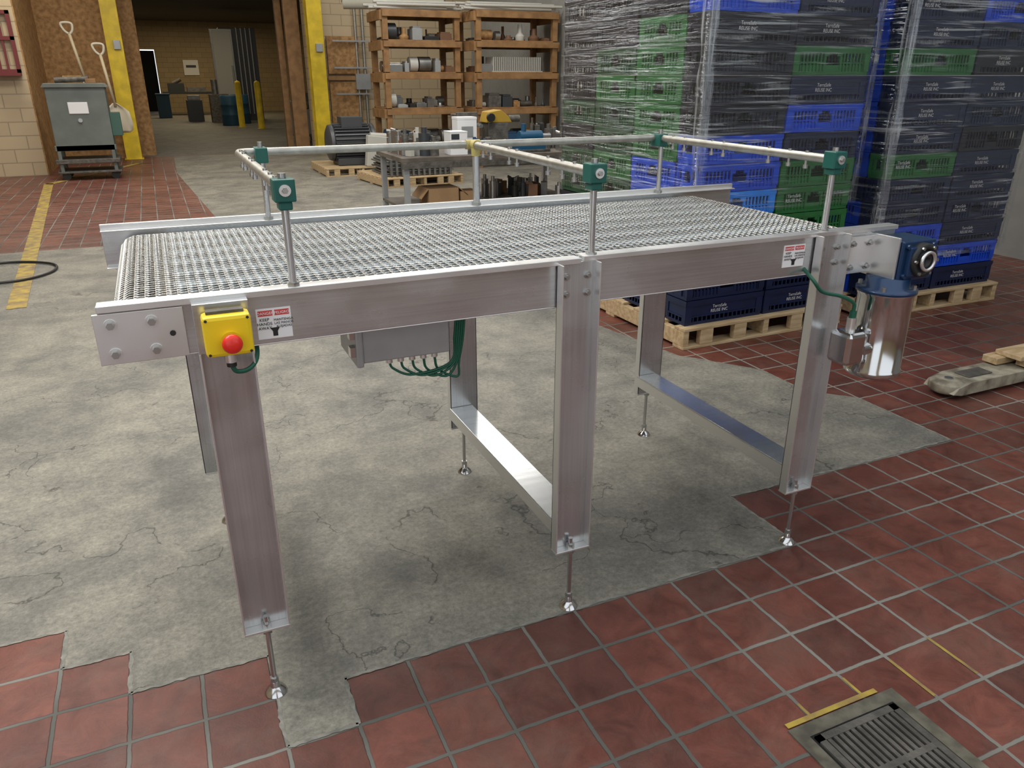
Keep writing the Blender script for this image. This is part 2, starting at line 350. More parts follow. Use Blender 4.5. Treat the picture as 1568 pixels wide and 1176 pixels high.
# drain
CAST=mat('cast_iron',(.13,.12,.105),.6,.5,var=.3,vscale=15,bump=.4,bscale=60);DIRT=mat('drain_dirt',(.11,.10,.075),.9,var=.35,vscale=20,bump=.5)
HOLE=mat('drain_dark',(.006,.006,.006),.9)
b=B()
X0,X1,Y0,Y1=1.165,1.505,.655,1.002
for (a,c,d,e) in ((X0,X1,Y1-.035,Y1),(X0,X1,Y0,Y0+.035),(X0,X0+.035,Y0+.035,Y1-.035),(X1-.035,X1,Y0+.035,Y1-.035)): b.box(a,c,d,e,-.02,.004,DIRT)
b.box(X0+.035,X1-.035,Y0+.035,Y1-.035,-.02,.0022,HOLE)
gx0,gx1,gy0,gy1=X0+.042,X1-.042,Y0+.042,Y1-.042
for (a,c,d,e) in ((gx0,gx1,gy1-.018,gy1),(gx0,gx1,gy0,gy0+.018),(gx0,gx0+.018,gy0,gy1),(gx1-.018,gx1,gy0,gy1)): b.box(a,c,d,e,0,.008,CAST)
nb=12
for i in range(nb):
    x=gx0+.018+(gx1-gx0-.036)*(i+.5)/nb;b.box(x-.0052,x+.0052,gy0+.01,gy1-.01,0,.007,CAST)
y=gy0+(gy1-gy0)*.5;b.box(gx0+.01,gx1-.01,y-.008,y+.008,0,.0075,CAST)
b.obj('floor_drain_grate')

# ------------------------------------------------------------------ CONVEYOR
conv=empty('wire_mesh_belt_conveyor')
YN,YF=1.65,2.545
b=B()
def rail(y,sgn,x0,x1,zt=1.03,zb=.915):
    b.box(x0,x1,min(y,y+sgn*.004),max(y,y+sgn*.004),zb,zt,STEEL)
    b.box(x0,x1,min(y,y+sgn*.03),max(y,y+sgn*.03),zt,zt+.004,STEELL)
    b.box(x0,x1,min(y,y+sgn*.03),max(y,y+sgn*.03),zb-.003,zb,STEELL)
rail(YN,1,-.155,.918);rail(YN,1,.925,2.0,1.034,.918)
b.box(-.155,.918,YN-.009,YN,1.020,1.034,STEELL)
b.box(.925,2.0,YN-.009,YN,1.025,1.038,STEELL)
rail(YF,-1,-.185,2.10,1.03,.925)
b.box(-.185,2.10,YF-.012,YF,1.03,1.050,STEELL)
for y,s in ((YN,-1),(YF,1)):
    ya,yb=(y-.007,y) if s<0 else (y,y+.007)
    b.box(-.165,.0,ya,yb,.913,1.018,STEELL)
    for x in (-.135,-.06):
        for z in (.935,.995): 
            b.cyl((x,y+s*.007,z),(x,y+s*.010,z),.012,STEELL,16);b.cyl((x,y+s*.010,z),(x,y+s*.019,z),.008,BOLT,6,smooth=False)
    b.cyl((-.025,y+s*.007,.965),(-.025,y+s*.010,.965),.006,BLACK,8)
for x in (.1,.55,.93,1.35,1.8): b.box(x-.02,x+.02,YN+.004,YF-.004,.955,.972,STEEL)
b.obj('frame',conv,bevel=.0012)
b=B();ns=7
for i in range(ns):
    y=YN+.085+i*(YF-YN-.17)/(ns-1);b.box(-.01,1.86,y-.026,y+.026,.998,1.010,UHMW)
    if i<ns-1:
        y2=y+(YF-YN-.17)/(ns-1)/2;b.box(.0,1.86,y2-.034,y2+.034,.974,.980,GAPSHADE)  # added dark strips, painting the shade in gaps between wear strips
b.obj('wear_strips',conv)
b=B()
for x in (-.085,1.87):
    b.cyl((x,YN+.004,.968),(x,YF-.004,.968),.014,STEEL,16)
    for i in range(9):
        y=YN+.06+i*(YF-YN-.12)/8;b.cyl((x,y-.012,.968),(x,y+.012,.968),.038,BLACK,18)
b.obj('belt_rollers',conv)
R=.048;xl,xr,zt,zb=-.09,1.875,1.017,.921
Ls=xr-xl;La=math.pi*R;tot=2*Ls+2*La
def path(s):
    s%=tot
    if s<Ls: return xl+s,zt,0,1
    s-=Ls
    if s<La:
        a=s/R;return xr+R*math.sin(a),(zt+zb)/2+R*math.cos(a),math.sin(a),math.cos(a)
    s-=La
    if s<Ls: return xr-s,zb,0,-1
    s-=Ls;a=s/R
    return xl-R*math.sin(a),(zt+zb)/2-R*math.cos(a),-math.sin(a),-math.cos(a)
pitch=tot/round(tot/.0215);nr=round(tot/pitch)
b=B();y0,y1=YN+.038,YF-.038;ny=40
for i in range(nr):
    xa,za,na,nb_=path(i*pitch);xb,zb2,nc,nd=path((i+1.12)*pitch)
    b.tube([(xa,y0,za),(xa,y1,za)],.0011,WIRE,4,False)
    pts=[]
    for k in range(ny*2+1):
        y=y0+(y1-y0)*k/(ny*2)
        if k%2==0: px,pz,nx_,nz_=xa,za,na,nb_
        else: px,pz,nx_,nz_=xb,zb2,nc,nd
        pts.append((px-nx_*.0003,y,pz-nz_*.0003))
        if k<ny*2:
            pm=path((i+.56)*pitch);o2=.0022 if k%2==0 else -.0018
            pts.append((pm[0]+pm[2]*o2,y+(y1-y0)/(ny*4),pm[1]+pm[3]*o2))
    b.tube(pts,.0013,WIRE,4,False)
b.obj('wire_mesh_belt',conv)

FD=.032
def leg(b,xc,y,s,ztop,zbot=.205,w=.108):
    yo=y+s*FD
    def by(a,c): return (min(a,c),max(a,c))
    w0,w1=by(y,y+s*.004);f0,f1=by(y,yo)
    b.box(xc-w/2,xc+w/2,w0,w1,zbot,ztop,STEELV)
    b.box(xc-w/2,xc-w/2+.004,f0,f1,zbot,ztop,STEELL)
    b.box(xc+w/2-.004,xc+w/2,f0,f1,zbot,ztop,STEELL)
    b.box(xc-w/2,xc+w/2,f0,f1,zbot-.006,zbot,STEELL)
    yc=(y+yo)/2
    b.cyl((xc,yc,zbot-.006-.012),(xc,yc,zbot-.006),.012,BOLT,6,smooth=False)
    b.cyl((xc,yc,zbot),(xc,yc,zbot+.012),.012,BOLT,6,smooth=False)
    b.cyl((xc,yc,.02),(xc,yc,zbot+.03),.0065,POL,12)
    b.cyl((xc,yc,.035),(xc,yc,.048),.011,BOLT,6,smooth=False)
    b.lathe((xc,yc,.002),[(0,.034),(.010,.034),(.012,.018),(.024,.008),(.028,0)],POL,20)
b=B()
LX=(.071,.908,1.735);LF=(.040,.922,1.755)
for i,x in enumerate(LX):
    leg(b,x,YN-.003,-1,(.92,1.025,1.03)[i]);leg(b,LF[i],YF-.03,1,.925)
    if i>0:
        for dx in (-.03,.03):
            for z in (.945,.99):
                yy=YN-.007;b.cyl((x+dx,yy,z),(x+dx,yy-.004,z),.009,BOLT,14);b.cyl((x+dx,yy-.004,z),(x+dx,yy-.011,z),.006,BOLT,6,smooth=False)
b.box(.017,.125,YN-.003-FD,YN-.003,.92,1.025,STEEL)
b.obj('legs',conv,bevel=.001)
b=B()
for x in LX:
    b.box(x-.045,x+.045,YN+.002,YF-.032,.285,.290,STEEL)
    b.box(x-.045,x-.041,YN+.002,YF-.032,.245,.285,STEELL)
    b.box(x+.041,x+.045,YN+.002,YF-.032,.245,.285,STEELL)
b.obj('cross_braces',conv,bevel=.001)

# guide rails
b=B();zt_=1.235;yn=YN+.008;yf=YF+.012
posts_n=(.225,.955,1.72);posts_f=(.29,.99,1.74)
for x in posts_n:
    b.cyl((x,yn,1.03),(x,yn,1.225),.0085,STEELV,12);b.cyl((x,yn,1.034),(x,yn,1.042),.014,BOLT,6,smooth=False)
for x in posts_f:
    b.cyl((x,yf-.03,1.03),(x,yf-.03,1.225),.0085 if x!=.99 else .012,STEELV,12);b.cyl((x,yf-.03,1.034),(x,yf-.03,1.044),.015,BOLT,6,smooth=False)
for xn,xf in zip(posts_n,(.225,.99,1.74)):
    b.cyl((xn,yn-.015,zt_),(xf,yf-.04 if xf==.225 else yf-.02,zt_),.0122,TUBE,14)
b.tube(arc([(.225,yf-.04,zt_),(.229,yf-.02,zt_),(.245,yf-.005,zt_),(.27,yf-.002,zt_)],5),.0122,TUBE,14)
b.cyl((.265,yf-.002,zt_),(1.75,yf-.002,zt_),.0122,TUBE,14)
for xn,xf in zip(posts_n,(.225,.99,1.74)):
    for t in (.12,.2,.3,.55,.62,.8,.88):
        x=xn+(xf-xn)*t;y=yn+(yf-yn)*t
        b.cyl((x,y,zt_-.006),(x,y,zt_-.030),.0038,BOLT,8);b.cyl((x,y,zt_-.024),(x,y,zt_-.034),.007,BOLT,10)
        b.cyl((x,y,zt_+.008),(x,y,zt_+.016),.005,BOLT,8)
b.obj('guide_rail_tubes',conv)
b=B()
for x in posts_n:
    b.box(x-.022,x+.022,yn-.024,yn+.020,1.212,1.258,GREENP)
    b.box(x-.014,x+.014,yn-.018,yn+.018,1.195,1.212,GREENP)
    b.cyl((x,yn-.024,1.236),(x,yn-.028,1.236),.012,STEELL,16);b.cyl((x,yn-.028,1.236),(x,yn-.034,1.236),.006,BOLT,6,smooth=False)
    b.cyl((x,yn,1.258),(x,yn,1.268),.009,BOLT,8)
for x in (.29,1.74):
    b.box(x-.018,x+.018,yf-.045,yf+.015,1.205,1.25,GREENP);b.cyl((x,yf-.02,1.25),(x,yf-.02,1.266),.008,BOLT,8)
TAPE=mat('yellow_tape_fitting',(.42,.35,.12),.5)
b.cyl((.965,yf-.002,zt_),(1.015,yf-.002,zt_),.016,TAPE,14);b.cyl((.99,yf-.045,zt_),(.99,yf-.002,zt_),.016,TAPE,14);b.cyl((.99,yf-.03,1.2),(.99,yf-.03,1.225),.015,TAPE,14)
b.obj('rail_clamps',conv,bevel=.003)

# e-stop
b=B();ey=YN-.036
b.box(.030,.123,ey-.05,ey,.925,1.010,YEL)
b.obj('estop_box',conv,bevel=.008)
b=B();E_=ey-.05
b.cyl((.080,E_,.958),(.080,E_-.007,.958),.021,YEL,24);b.cyl((.080,E_-.007,.958),(.080,E_-.017,.958),.012,BLACK,20)
b.lathe((.080,E_-.017,.958),[(.012,.0),(.019,-.002),(.020,-.008),(.017,-.014),(.008,-.017),(0,-.0175)],RED,24,axis=1)
for x,z in ((.037,.932),(.116,.932),(.037,1.003),(.116,1.003)): b.cyl((x,E_+.001,z),(x,E_-.0012,z),.003,BLACK,8)
b.cyl((.076,ey-.022,.925),(.076,ey-.022,.905),.013,STEELL,8)
b.cyl((.076,ey-.022,.908),(.076,ey-.022,.895),.010,BLACK,12)
b.tube(arc([(.076,ey-.022,.897),(.083,ey-.02,.882),(.105,ey-.01,.878),(.125,ey+.01,.886),(.135,ey+.05,.9),(.135,ey+.09,.93)],8),.005,GRNC,8)
b.box(.04,.112,ey-.03,ey-.01,1.010,1.016,CAST)
b.obj('estop_button_and_cable',conv)
for nm,xa,xb,za,zb_ in (('warning_label',.14,.212,.925,.992),('warning_label_small',1.573,1.65,.945,1.008)):
    b=B();yy=YN-.0012
    b.box(xa,xb,yy,yy+.0012,za,zb_,WHITE);w=xb-xa;h=zb_-za
    for k in (0,1):
        u0=xa+w*(.05+.48*k);u1=u0+w*.42
        b.box(u0,u1,yy-.0006,yy,zb_-h*.24,zb_-h*.06,REDL)
    b.box(xa+w*.43,xa+w*.57,yy-.0006,yy,za+h*.08,za+h*.34,BLACK);b.prism([(xa+w*.36,za+h*.36),(xa+w*.5,za+h*.12),(xa+w*.64,za+h*.36)],1,yy-.0008,yy-.0002,BLACK)
    b.obj(nm,conv)
    text(nm+'_header','DANGER',h*.13,(xa+w*.26,yy-.001,zb_-h*.155),RXP,WHITE,conv)
    text(nm+'_header_es','PELIGRO',h*.12,(xa+w*.74,yy-.001,zb_-h*.155),RXP,WHITE,conv)
    text(nm+'_text','KEEP\nHANDS\nAWAY',h*.14,(xa+w*.22,yy-.001,za+h*.5),RXP,BLACK,conv)
    text(nm+'_text_es','MANTENGA\nLAS MANOS\nALEJADAS',h*.11,(xa+w*.77,yy-.001,za+h*.5),RXP,BLACK,conv)
b=B()
b.box(.385,.610,1.76,1.93,.795,.902,GREYBOX)
b.box(.368,.386,1.752,1.938,.788,.905,GREYBOX)
b.obj('control_enclosure',conv,bevel=.004)
b=B()
for z in (.815,.86): b.box(.356,.370,1.76,1.785,z,z+.025,POL)
for i in range(5):
    x=.46+i*.03;b.cyl((x,1.80,.795),(x,1.80,.775),.009,STEELL,8)
    b.tube(arc([(x,1.80,.778),(x+.01,1.80,.757-.005*i),(x+.06,1.795,.735-.006*i),(.62+.006*i,1.79,.755),(.632+.006*i,1.785,.83),(.64+.006*i,1.78,.95)],8),.0035,GRNC,6)
for x in (.42,.58): b.box(x-.012,x+.012,1.78,1.92,.9,.958,STEEL)
b.obj('enclosure_fittings_and_cables',conv)
# drive
b=B()
b.box(1.80,1.925,YN-.012,YN,.905,1.015,STEELL)
b.box(1.905,1.913,YN-.1,YN+.02,.895,1.02,STEELL)
for x,z in ((1.82,.925),(1.82,.995),(1.885,.925),(1.885,.995)):
    b.cyl((x,YN-.012,z),(x,YN-.016,z),.010,BOLT,14);b.cyl((x,YN-.016,z),(x,YN-.024,z),.0065,BOLT,6,smooth=False)
b.obj('drive_mount_plate',conv,bevel=.0015)
b=B()
b.box(1.915,2.045,1.54,1.655,.895,1.010,BLUEM)
b.box(1.93,2.03,1.525,1.67,.91,.995,BLUEM)
for k in range(5): b.box(2.045,2.06,1.55,1.65,.905+k*.021,.912+k*.021,BLUEM)
for x in (1.93,2.03):
    for z in (.91,.995): b.cyl((x,1.54,z),(x,1.53,z),.008,BLUEM,10)
b.obj('gearbox_body',conv,bevel=.008)
b=B()
gx=1.985
b.lathe((gx,1.54,.955),[(.05,0),(.05,-.02),(.046,-.024),(.034,-.024),(.033,-.016),(.022,-.016),(.022,-.028),(.012,-.028),(.011,-.01),(0,-.01)],BLACK,28,axis=1)
b.lathe((gx,1.51,.955),[(.030,.0),(.030,-.006),(.022,-.006),(.022,0)],STEELL,28,axis=1)
for k in range(6):
    a=k*math.pi/3;b.cyl((gx+.042*math.cos(a),1.516,.955+.042*math.sin(a)),(gx+.042*math.cos(a),1.510,.955+.042*math.sin(a)),.005,BOLT,6,smooth=False)
cx,cy=1.935,1.59
b.lathe((cx,cy,0),[(0,.90),(.062,.90),(.062,.868),(.086,.866),(.086,.856),(.080,.854)],BLUEM,32)
b.lathe((cx,cy,0),[(.083,.856),(.083,.851),(.079,.844),(.079,.620),(.083,.615),(.083,.602),(.077,.596),(.03,.594),(0,.594)],POL,48)
for k in range(4):
    a=k*math.pi/2+.6;b.cyl((cx+.074*math.cos(a),cy+.074*math.sin(a),.866),(cx+.074*math.cos(a),cy+.074*math.sin(a),.880),.007,BOLT,6,smooth=False)
b.obj('drive_motor',conv)
b=B()
b.box(1.775,1.85,1.55,1.63,.645,.745,POL)
b.obj('motor_terminal_box',conv,bevel=.012)
b=B()
b.cyl((1.815,1.59,.745),(1.815,1.59,.785),.014,STEELL,10);b.cyl((1.815,1.59,.78),(1.815,1.59,.805),.010,GRNC,10)
b.tube(arc([(1.815,1.59,.80),(1.81,1.59,.83),(1.76,1.595,.855),(1.69,1.60,.875),(1.655,1.605,.91),(1.66,1.665,.94)],8),.0055,GRNC,8)
b.cyl((1.84,1.565,.69),(1.88,1.565,.69),.02,POL,14)
b.obj('motor_cable',conv)

# ------------------------------------------------------------------ pallets & crates
def pallet_x(name,w,d,h,loc,rotz=0,parent=None,m=WOOD):
    b=B();n=8
    for k in range(n):
        y0=k*(d-.1)/(n-1);b.box(0,w,y0,y0+.095,h-.018,h,m)
    for x in (0,w/2-.02,w-.04): b.box(x,x+.04,.004,d-.004,.018,h-.018,m)
    for x in (.12,w*.3,w*.66,w-.24): b.box(x,x+.09,.0,.04,.018,h-.018,m)
    for y in (0,d/2-.05,d-.1): b.box(0,w,y,y+.1,0,.018,m)
    return b.obj(name,parent,bevel=.003,loc=loc,rotz=rotz)
CW,CD,CH=.575,.37,.148
def crate_mesh(kind,colk,CD_):
    m=BLKC[colk];b=B();w,d,h=CW-.006,CD_-.006,CH-.004
    b.box(.01,w-.01,.01,d-.01,0,.006,m)
    def panel(ax,pos,L_,out):
        def bx(u0,u1,z0,z1,o0,o1):
            a,c=pos+out*o0,pos+out*o1;a,c=min(a,c),max(a,c)
            if ax=='x': b.box(u0,u1,a,c,z0,z1,m)
            else: b.box(a,c,u0,u1,z0,z1,m)
        bx(0,L_,h-.026,h,-.008,0)
        bx(.004,L_-.004,h-.034,h-.026,-.006,-.002)
        bx(.008,L_-.008,0,.018,-.012,-.006)
        ep=min(.05,L_*.14)
        bx(0.004,ep,.018,h-.034,-.01,-.003);bx(L_-ep,L_-.004,.018,h-.034,-.01,-.003)
        c=L_/2;hw=min(.06,L_*.2)
        if kind=='solid':
            bx(ep,L_-ep,.045,h-.034,-.012,-.008)
            n=int(L_/.03)
            for k in range(1,n): 
                u=L_*k/n;bx(u-.004,u+.004,.015,.05,-.01,-.004)
            bx(ep,L_-ep,.045,.052,-.009,-.002)
        else:
            n=max(1,int((L_/2-ep-hw)/.024))
            for sd in (0,1):
                for k in range(n+1):
                    u=ep+(c-hw-ep)*k/n;u=u if sd==0 else L_-u
                    bx(u-.0045,u+.0045,.016,h-.03,-.010,-.003)
            bx(ep,c-hw,.058,.066,-.009,-.004);bx(c+hw,L_-ep,.058,.066,-.009,-.004)
            bx(ep,c-hw,.018,.05,-.012,-.009);bx(c+hw,L_-ep,.018,.05,-.012,-.009)
            bx(c-hw-.006,c-hw+.008,.03,h-.03,-.012,-.001);bx(c+hw-.008,c+hw+.006,.03,h-.03,-.012,-.001)
            bx(c-hw,c+hw,.018,.05,-.010,-.004)
            bx(c-hw,c-hw+hw*.5,h-.05,h-.03,-.010,-.003);bx(c+hw-hw*.5,c+hw,h-.05,h-.03,-.010,-.003)
    panel('x',0,w,-1);panel('x',d,w,1);panel('y',0,d,-1);panel('y',w,d,1)
    me_o=b.obj('crate_src');me=me_o.data;bpy.data.objects.remove(me_o);me.name='crate_'+kind+'_'+colk;return me
CM={}
def crate(kind,colk,cd):
    if (kind,colk,cd) not in CM: CM[(kind,colk,cd)]=crate_mesh(kind,colk,cd)
    return CM[(kind,colk,cd)]
def film_mesh(w,d,z0,z1,name,parent,seed=0):
    b=B();per=[];st=.045
    nx=int(w/st);nyy=int(d/st)
    for k in range(nx): per.append((w*k/nx,0,0,-1))
    for k in range(nyy): per.append((w,d*k/nyy,1,0))
    for k in range(nx): per.append((w-w*k/nx,d,0,1))
    for k in range(nyy): per.append((0,d-d*k/nyy,-1,0))
    n=len(per);nz_=int((z1-z0)/.03);vs=[]
    for j in range(nz_+1):
        z=z0+(z1-z0)*j/nz_
        for k,(x,y,ox,oy) in enumerate(per):
            q=noise.noise(Vector((x*2.5+seed,y*2.5,z*9)))*.008+.012
            vs.append((x+ox*q,y+oy*q,z))
    fs=[(j*n+k,j*n+(k+1)%n,(j+1)*n+(k+1)%n,(j+1)*n+k) for j in range(nz_) for k in range(n)]
    b.add(vs,fs,WRAP,True)
    for (cx_,cy_,dx,dy) in ((0,0,-1,-1),(w,0,1,-1)):
        vs=[];nn=int((z1-z0)/.02)
        for j in range(nn+1):
            z=z0+(z1-z0)*j/nn;q=noise.noise(Vector((z*6,seed+cx_,1)))*.012;ww=.022+.02*noise.noise(Vector((z*4,seed,5)))
            vs+=[(cx_+dx*.022,cy_+ww*2+q,z),(cx_+dx*(.026+q*.3),cy_-.02,z),(cx_-dx*(ww)+q,cy_-.024,z)]
        b.add(vs,[(j*3+k,j*3+k+1,(j+1)*3+k+1,(j+1)*3+k) for j in range(nn) for k in range(2)],WRAPV,True)
    return b.obj(name,parent)
LBL=bpy.data.curves.new('crate_label','FONT');LBL.body='TerraSafe\nREUSE INC';LBL.size=.026;LBL.align_x='CENTER';LBL.align_y='CENTER'
LBLM=mat('crate_print_white',(.6,.6,.6),.6);LBL.materials.append(LBLM)
def stack(name,loc,rotz,front,side,deps,nx=2,rows=14,film0=.2):
    e=empty(name,loc,rotz);nyc=len(deps);D=sum(deps)
    pallet_x('pallet',nx*CW+.07,D+.05,.125,(-.035,-.045,0),0,e)
    for r in range(rows):
        for i in range(nx):
            for j in range(nyc):
                if j==0: c=front[i][r%len(front[i])]
                elif i==0: c=side[(j-1)%len(side)][r%len(side[0])]
                else: c='navy'
                kind='solid' if c in('navy','black') and random.random()<.75 else 'lattice'
                o=bpy.data.objects.new('crate',crate(kind,c,deps[j]));COL.objects.link(o);o.parent=e
                o.location=(i*CW+random.uniform(-.004,.004),sum(deps[:j])+random.uniform(-.002,.002),.126+r*CH)
                if j==0 and (kind=='solid' or random.random()<.3):
                    t=bpy.data.objects.new('label',LBL);COL.objects.link(t);t.parent=e;t.rotation_euler=RXP
                    t.location=(i*CW+CW*(.42 if kind=='solid' else .22),.003 if kind=='solid' else -.001,.126+r*CH+.083)
    film_mesh(nx*CW,D,film0,.126+rows*CH,'stretch_film',e,seed=loc[0]*7)
    return e
n_,k_,u_,l_,g_,d_='navy','black','blue','lblue','green','dgreen'
stack('wrapped_crate_pallet',(2.60,3.42,0),math.radians(1.5),
  [[n_,n_,n_,n_,l_,u_,u_,k_,k_,k_,k_,u_,u_,n_],[n_,n_,n_,g_,g_,g_,n_,u_,n_,g_,k_,n_,u_,n_]],
  [[n_,n_,n_,u_,u_,u_,g_,g_,g_,g_,g_,k_,k_,n_],[n_,n_,n_,u_,d_,g_,d_,d_,g_,d_,k_,k_,n_,n_],[n_,n_,k_,k_,d_,d_,k_,d_,k_,k_,k_,k_,n_,n_]],(.20,.44,.44,.42),film0=.75)
stack('wrapped_crate_pallet',(4.02,3.45,0),math.radians(-1),
  [[n_,n_,u_,n_,n_,g_,n_,n_,n_,g_,n_,n_,g_,n_],[n_,u_,n_,n_,n_,n_,k_,n_,n_,k_,n_,u_,g_,u_]],
  [[u_,n_,u_,u_,n_,u_,u_,u_,u_,u_,u_,u_,n_,n_],[n_]*14,[n_]*14],(.16,.44,.44,.44),film0=.35)

# pallet jack
JK=mat('pallet_jack_paint',(.36,.33,.25),.6,col2=(.13,.11,.08),vscale=14,bump=.2)
b=B()
for y in (2.23,1.72):
    b.prism([(3.30,.035),(3.33,.065),(3.42,.085),(4.55,.085),(4.55,.03),(3.36,.022)],1,y,y+.17,JK)
    b.lathe((3.36,y+.085,.0),[(.0,.085),(.06,.083),(.083,.07),(.085,.04),(.075,.025),(0,.022)],JK,20)
    b.cyl((3.36,y+.085,.084),(3.36,y+.085,.09),.02,BOLT,10)
    b.box(3.45,3.62,y+.045,y+.125,.0855,.092,CAST)
    b.cyl((3.50,y+.05,.035),(3.50,y+.12,.035),.035,BLACK,16)
b.box(4.5,4.72,1.72,2.40,.03,.3,JK)
b.cyl((4.62,2.06,.3),(4.95,2.06,1.15),.02,JK,12);b.tube(arc([(4.95,1.96,1.15),(5.0,1.93,1.28),(5.0,2.06,1.34),(5.0,2.19,1.28),(4.95,2.16,1.15),(4.95,1.96,1.15)],6),.014,BLACK,8)
b.cyl((4.66,2.0,.08),(4.66,2.12,.08),.08,BLACK,20)
b.obj('pallet_jack',bevel=.004)
b=B()
b.box(3.72,4.46,2.33,2.41,.093,.128,WOOD);b.box(3.82,4.46,2.22,2.30,.093,.128,WOOD);b.box(3.78,4.44,2.25,2.39,.129,.153,WOOD)
b.obj('lumber_boards',bevel=.003)

# ------------------------------------------------------------------ building shell
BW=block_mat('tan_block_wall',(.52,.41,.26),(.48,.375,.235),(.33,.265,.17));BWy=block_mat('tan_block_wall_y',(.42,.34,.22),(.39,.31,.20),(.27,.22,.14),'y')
BWd=block_mat('far_block_wall',(.36,.27,.15),(.32,.24,.13),(.22,.17,.10))
DK=mat('dark_opening',(.01,.01,.011),.9);CEIL=mat('ceiling_paint',(.30,.29,.27),.9)
b=B();b.box(-7,-1.62,14.4,17.2,0,4.8,BW);b.obj('wall_left_front')
b=B();b.box(-7.2,-7,-3,14.4,0,4.8,BWy);b.obj('wall_left')
b=B();b.box(6.6,6.8,-3,17,0,4.8,mat('grey_wall',(.28,.28,.26),.7,var=.05));b.obj('wall_right')
b=B();b.box(3.05,6.8,17,17.25,0,4.8,BW);b.box(-1.62,-.55,17.0,17.25,0,4.8,BW);b.box(-.55,3.05,17,17.25,3.1,4.8,BW);b.obj('wall_back')
b=B()
for (x0,x1,z0,z1) in ((-7.2,-5.6,0,4.8),(-5.6,-.6,4.0,4.8),(-.6,.4,0,4.8),(.4,5.6,0,.9),(.4,5.6,4.0,4.8),(5.6,6.8,0,4.8)): b.box(x0,x1,-3.2,-3,z0,z1,BWd)
b.obj('wall_front_added')  # added unseen wall behind camera, openings shaped for light and reflections on the steel
b=B();b.box(-7,6.8,2.2,17.25,4.8,4.9,CEIL);b.obj('ceiling')
b=B();b.box(-1.4,-1.2,17.25,42,0,3.6,BWy);b.obj('wall_corridor_left')
b=B();b.box(8,8.2,17.25,42,0,3.6,BWy);b.obj('wall_corridor_right')
b=B();b.box(-1.4,-.9,38,38.2,0,3.6,BWd);b.box(.55,8.2,38,38.2,0,3.6,BWd);b.box(-.9,.55,38,38.2,2.5,3.6,BWd);b.box(-.9,.55,40,40.1,0,2.5,DK);b.obj('wall_corridor_back')
b=B();b.box(-1.4,8.2,17.25,42,3.6,3.7,mat('dark_ceiling',(.08,.07,.06),.9));b.obj('ceiling_corridor')
b=B();b.box(-1.62,-1.60,14.4,16.96,0,3.6,OSB);b.box(-1.6,-.5,16.93,16.98,0,3.6,OSB);b.box(-.52,-.48,16.98,17.6,0,3.6,OSB);b.box(-.45,-.02,17.3,17.34,0,3.6,OSB);b.box(-.04,0,17.34,19.2,0,3.6,OSB)
b.obj('trim_osb_cladding')
b=B();b.box(2.72,3.0,17.28,17.42,0,3.6,WOOD2);b.box(2.60,2.72,17.6,17.75,0,3.6,WOOD2);b.box(-.45,3.0,17.28,17.42,2.95,3.1,WOOD2);b.obj('trim_door_frame')
def post(name,x0,x1,y):
    b=B()
    b.box(x0,x1,y,y+.02,0,4.79,POSTY);b.box(x0,x1,y+.28,y+.30,0,4.79,POSTY);b.box((x0+x1)/2-.015,(x0+x1)/2+.015,y+.02,y+.28,0,4.79,POSTY)
    b.box(x0-.03,x1+.03,y-.02,y+.32,0,.02,POSTY);b.box(x0+.12,x1-.04,y-.05,y,1.9,2.05,GREYBOX)
    return b.obj(name,bevel=.004)
post('yellow_steel_column',-.53,-.26,16.55);post('yellow_steel_column',3.05,3.34,16.6)
b=B();b.box(3.45,4.1,16.9,16.96,.55,1.35,OSB);b.box(3.45,4.1,16.9,16.96,1.5,2.2,OSB);b.box(3.42,4.12,16.86,16.9,1.38,1.46,WOOD2);b.obj('osb_wall_board')
b=B()
for x in (4.05,4.2): b.cyl((x,16.9,.5),(x,16.9,4.7),.03,TUBE,10)
b.box(3.98,4.28,16.82,16.92,1.2,1.5,GREYBOX)
for z in (1.1,1.6,2.1): b.box(3.55,4.3,16.82,16.86,z,z+.03,GREYBOX)
b.obj('wall_conduit')
b=B();b.cyl((3.3,14.5,2.62),(4.9,13.9,2.62),.1,mat('white_duct',(.5,.48,.40),.5),16);b.cyl((3.3,14.5,2.62),(3.3,14.5,4.8),.03,TUBE,8);b.cyl((4.9,13.9,2.62),(4.9,13.9,4.8),.03,TUBE,8);b.obj('overhead_duct_pipe')
RD=mat('dark_red_paint',(.16,.025,.025),.5)
b=B()
for x in (-2.05,-1.72): b.box(x,x+.05,14.33,14.39,1.5,2.35,RD)
for z in (1.5,1.95,2.3): b.box(-2.05,-1.67,14.33,14.38,z,z+.05,RD)
for x in (-1.94,-1.84): b.box(x,x+.03,14.34,14.37,1.5,2.3,RD)
b.box(-2.05,-1.67,14.2,14.38,1.46,1.5,RD)
b.obj('red_wall_rack')
b=B();b.box(-2.35,-2.2,14.38,14.4,2.33,2.5,YL);b.obj('wall_notice_sign')
CAB=mat('grey_green_cabinet',(.15,.17,.15),.5,.2,var=.12,vscale=4)
b=B()
b.box(-1.34,-.56,13.5,14.1,.42,1.30,CAB);b.prism([(-1.38,1.30),(-.52,1.30),(-.56,1.36),(-1.34,1.36)],1,13.46,14.14,CAB)
b.box(-1.36,-.54,13.5,13.52,.42,.5,CAB)
b.box(-1.08,-.82,13.485,13.5,.94,1.1,WHITE)
b.cyl((-.95,13.49,.85),(-.95,13.46,.85),.03,BOLT,10)
b.box(-.56,-.42,13.55,13.75,.62,.95,mat('green_switch_box',(.05,.12,.09),.5))
for x in (-1.32,-.60):
    for y in (13.5,14.06): b.box(x-.02,x+.03,y,y+.04,.1,.42,CAB)
b.box(-1.38,-.52,13.46,14.12,.24,.30,CAST);b.box(-1.38,-.52,13.46,14.12,.10,.13,CAST)
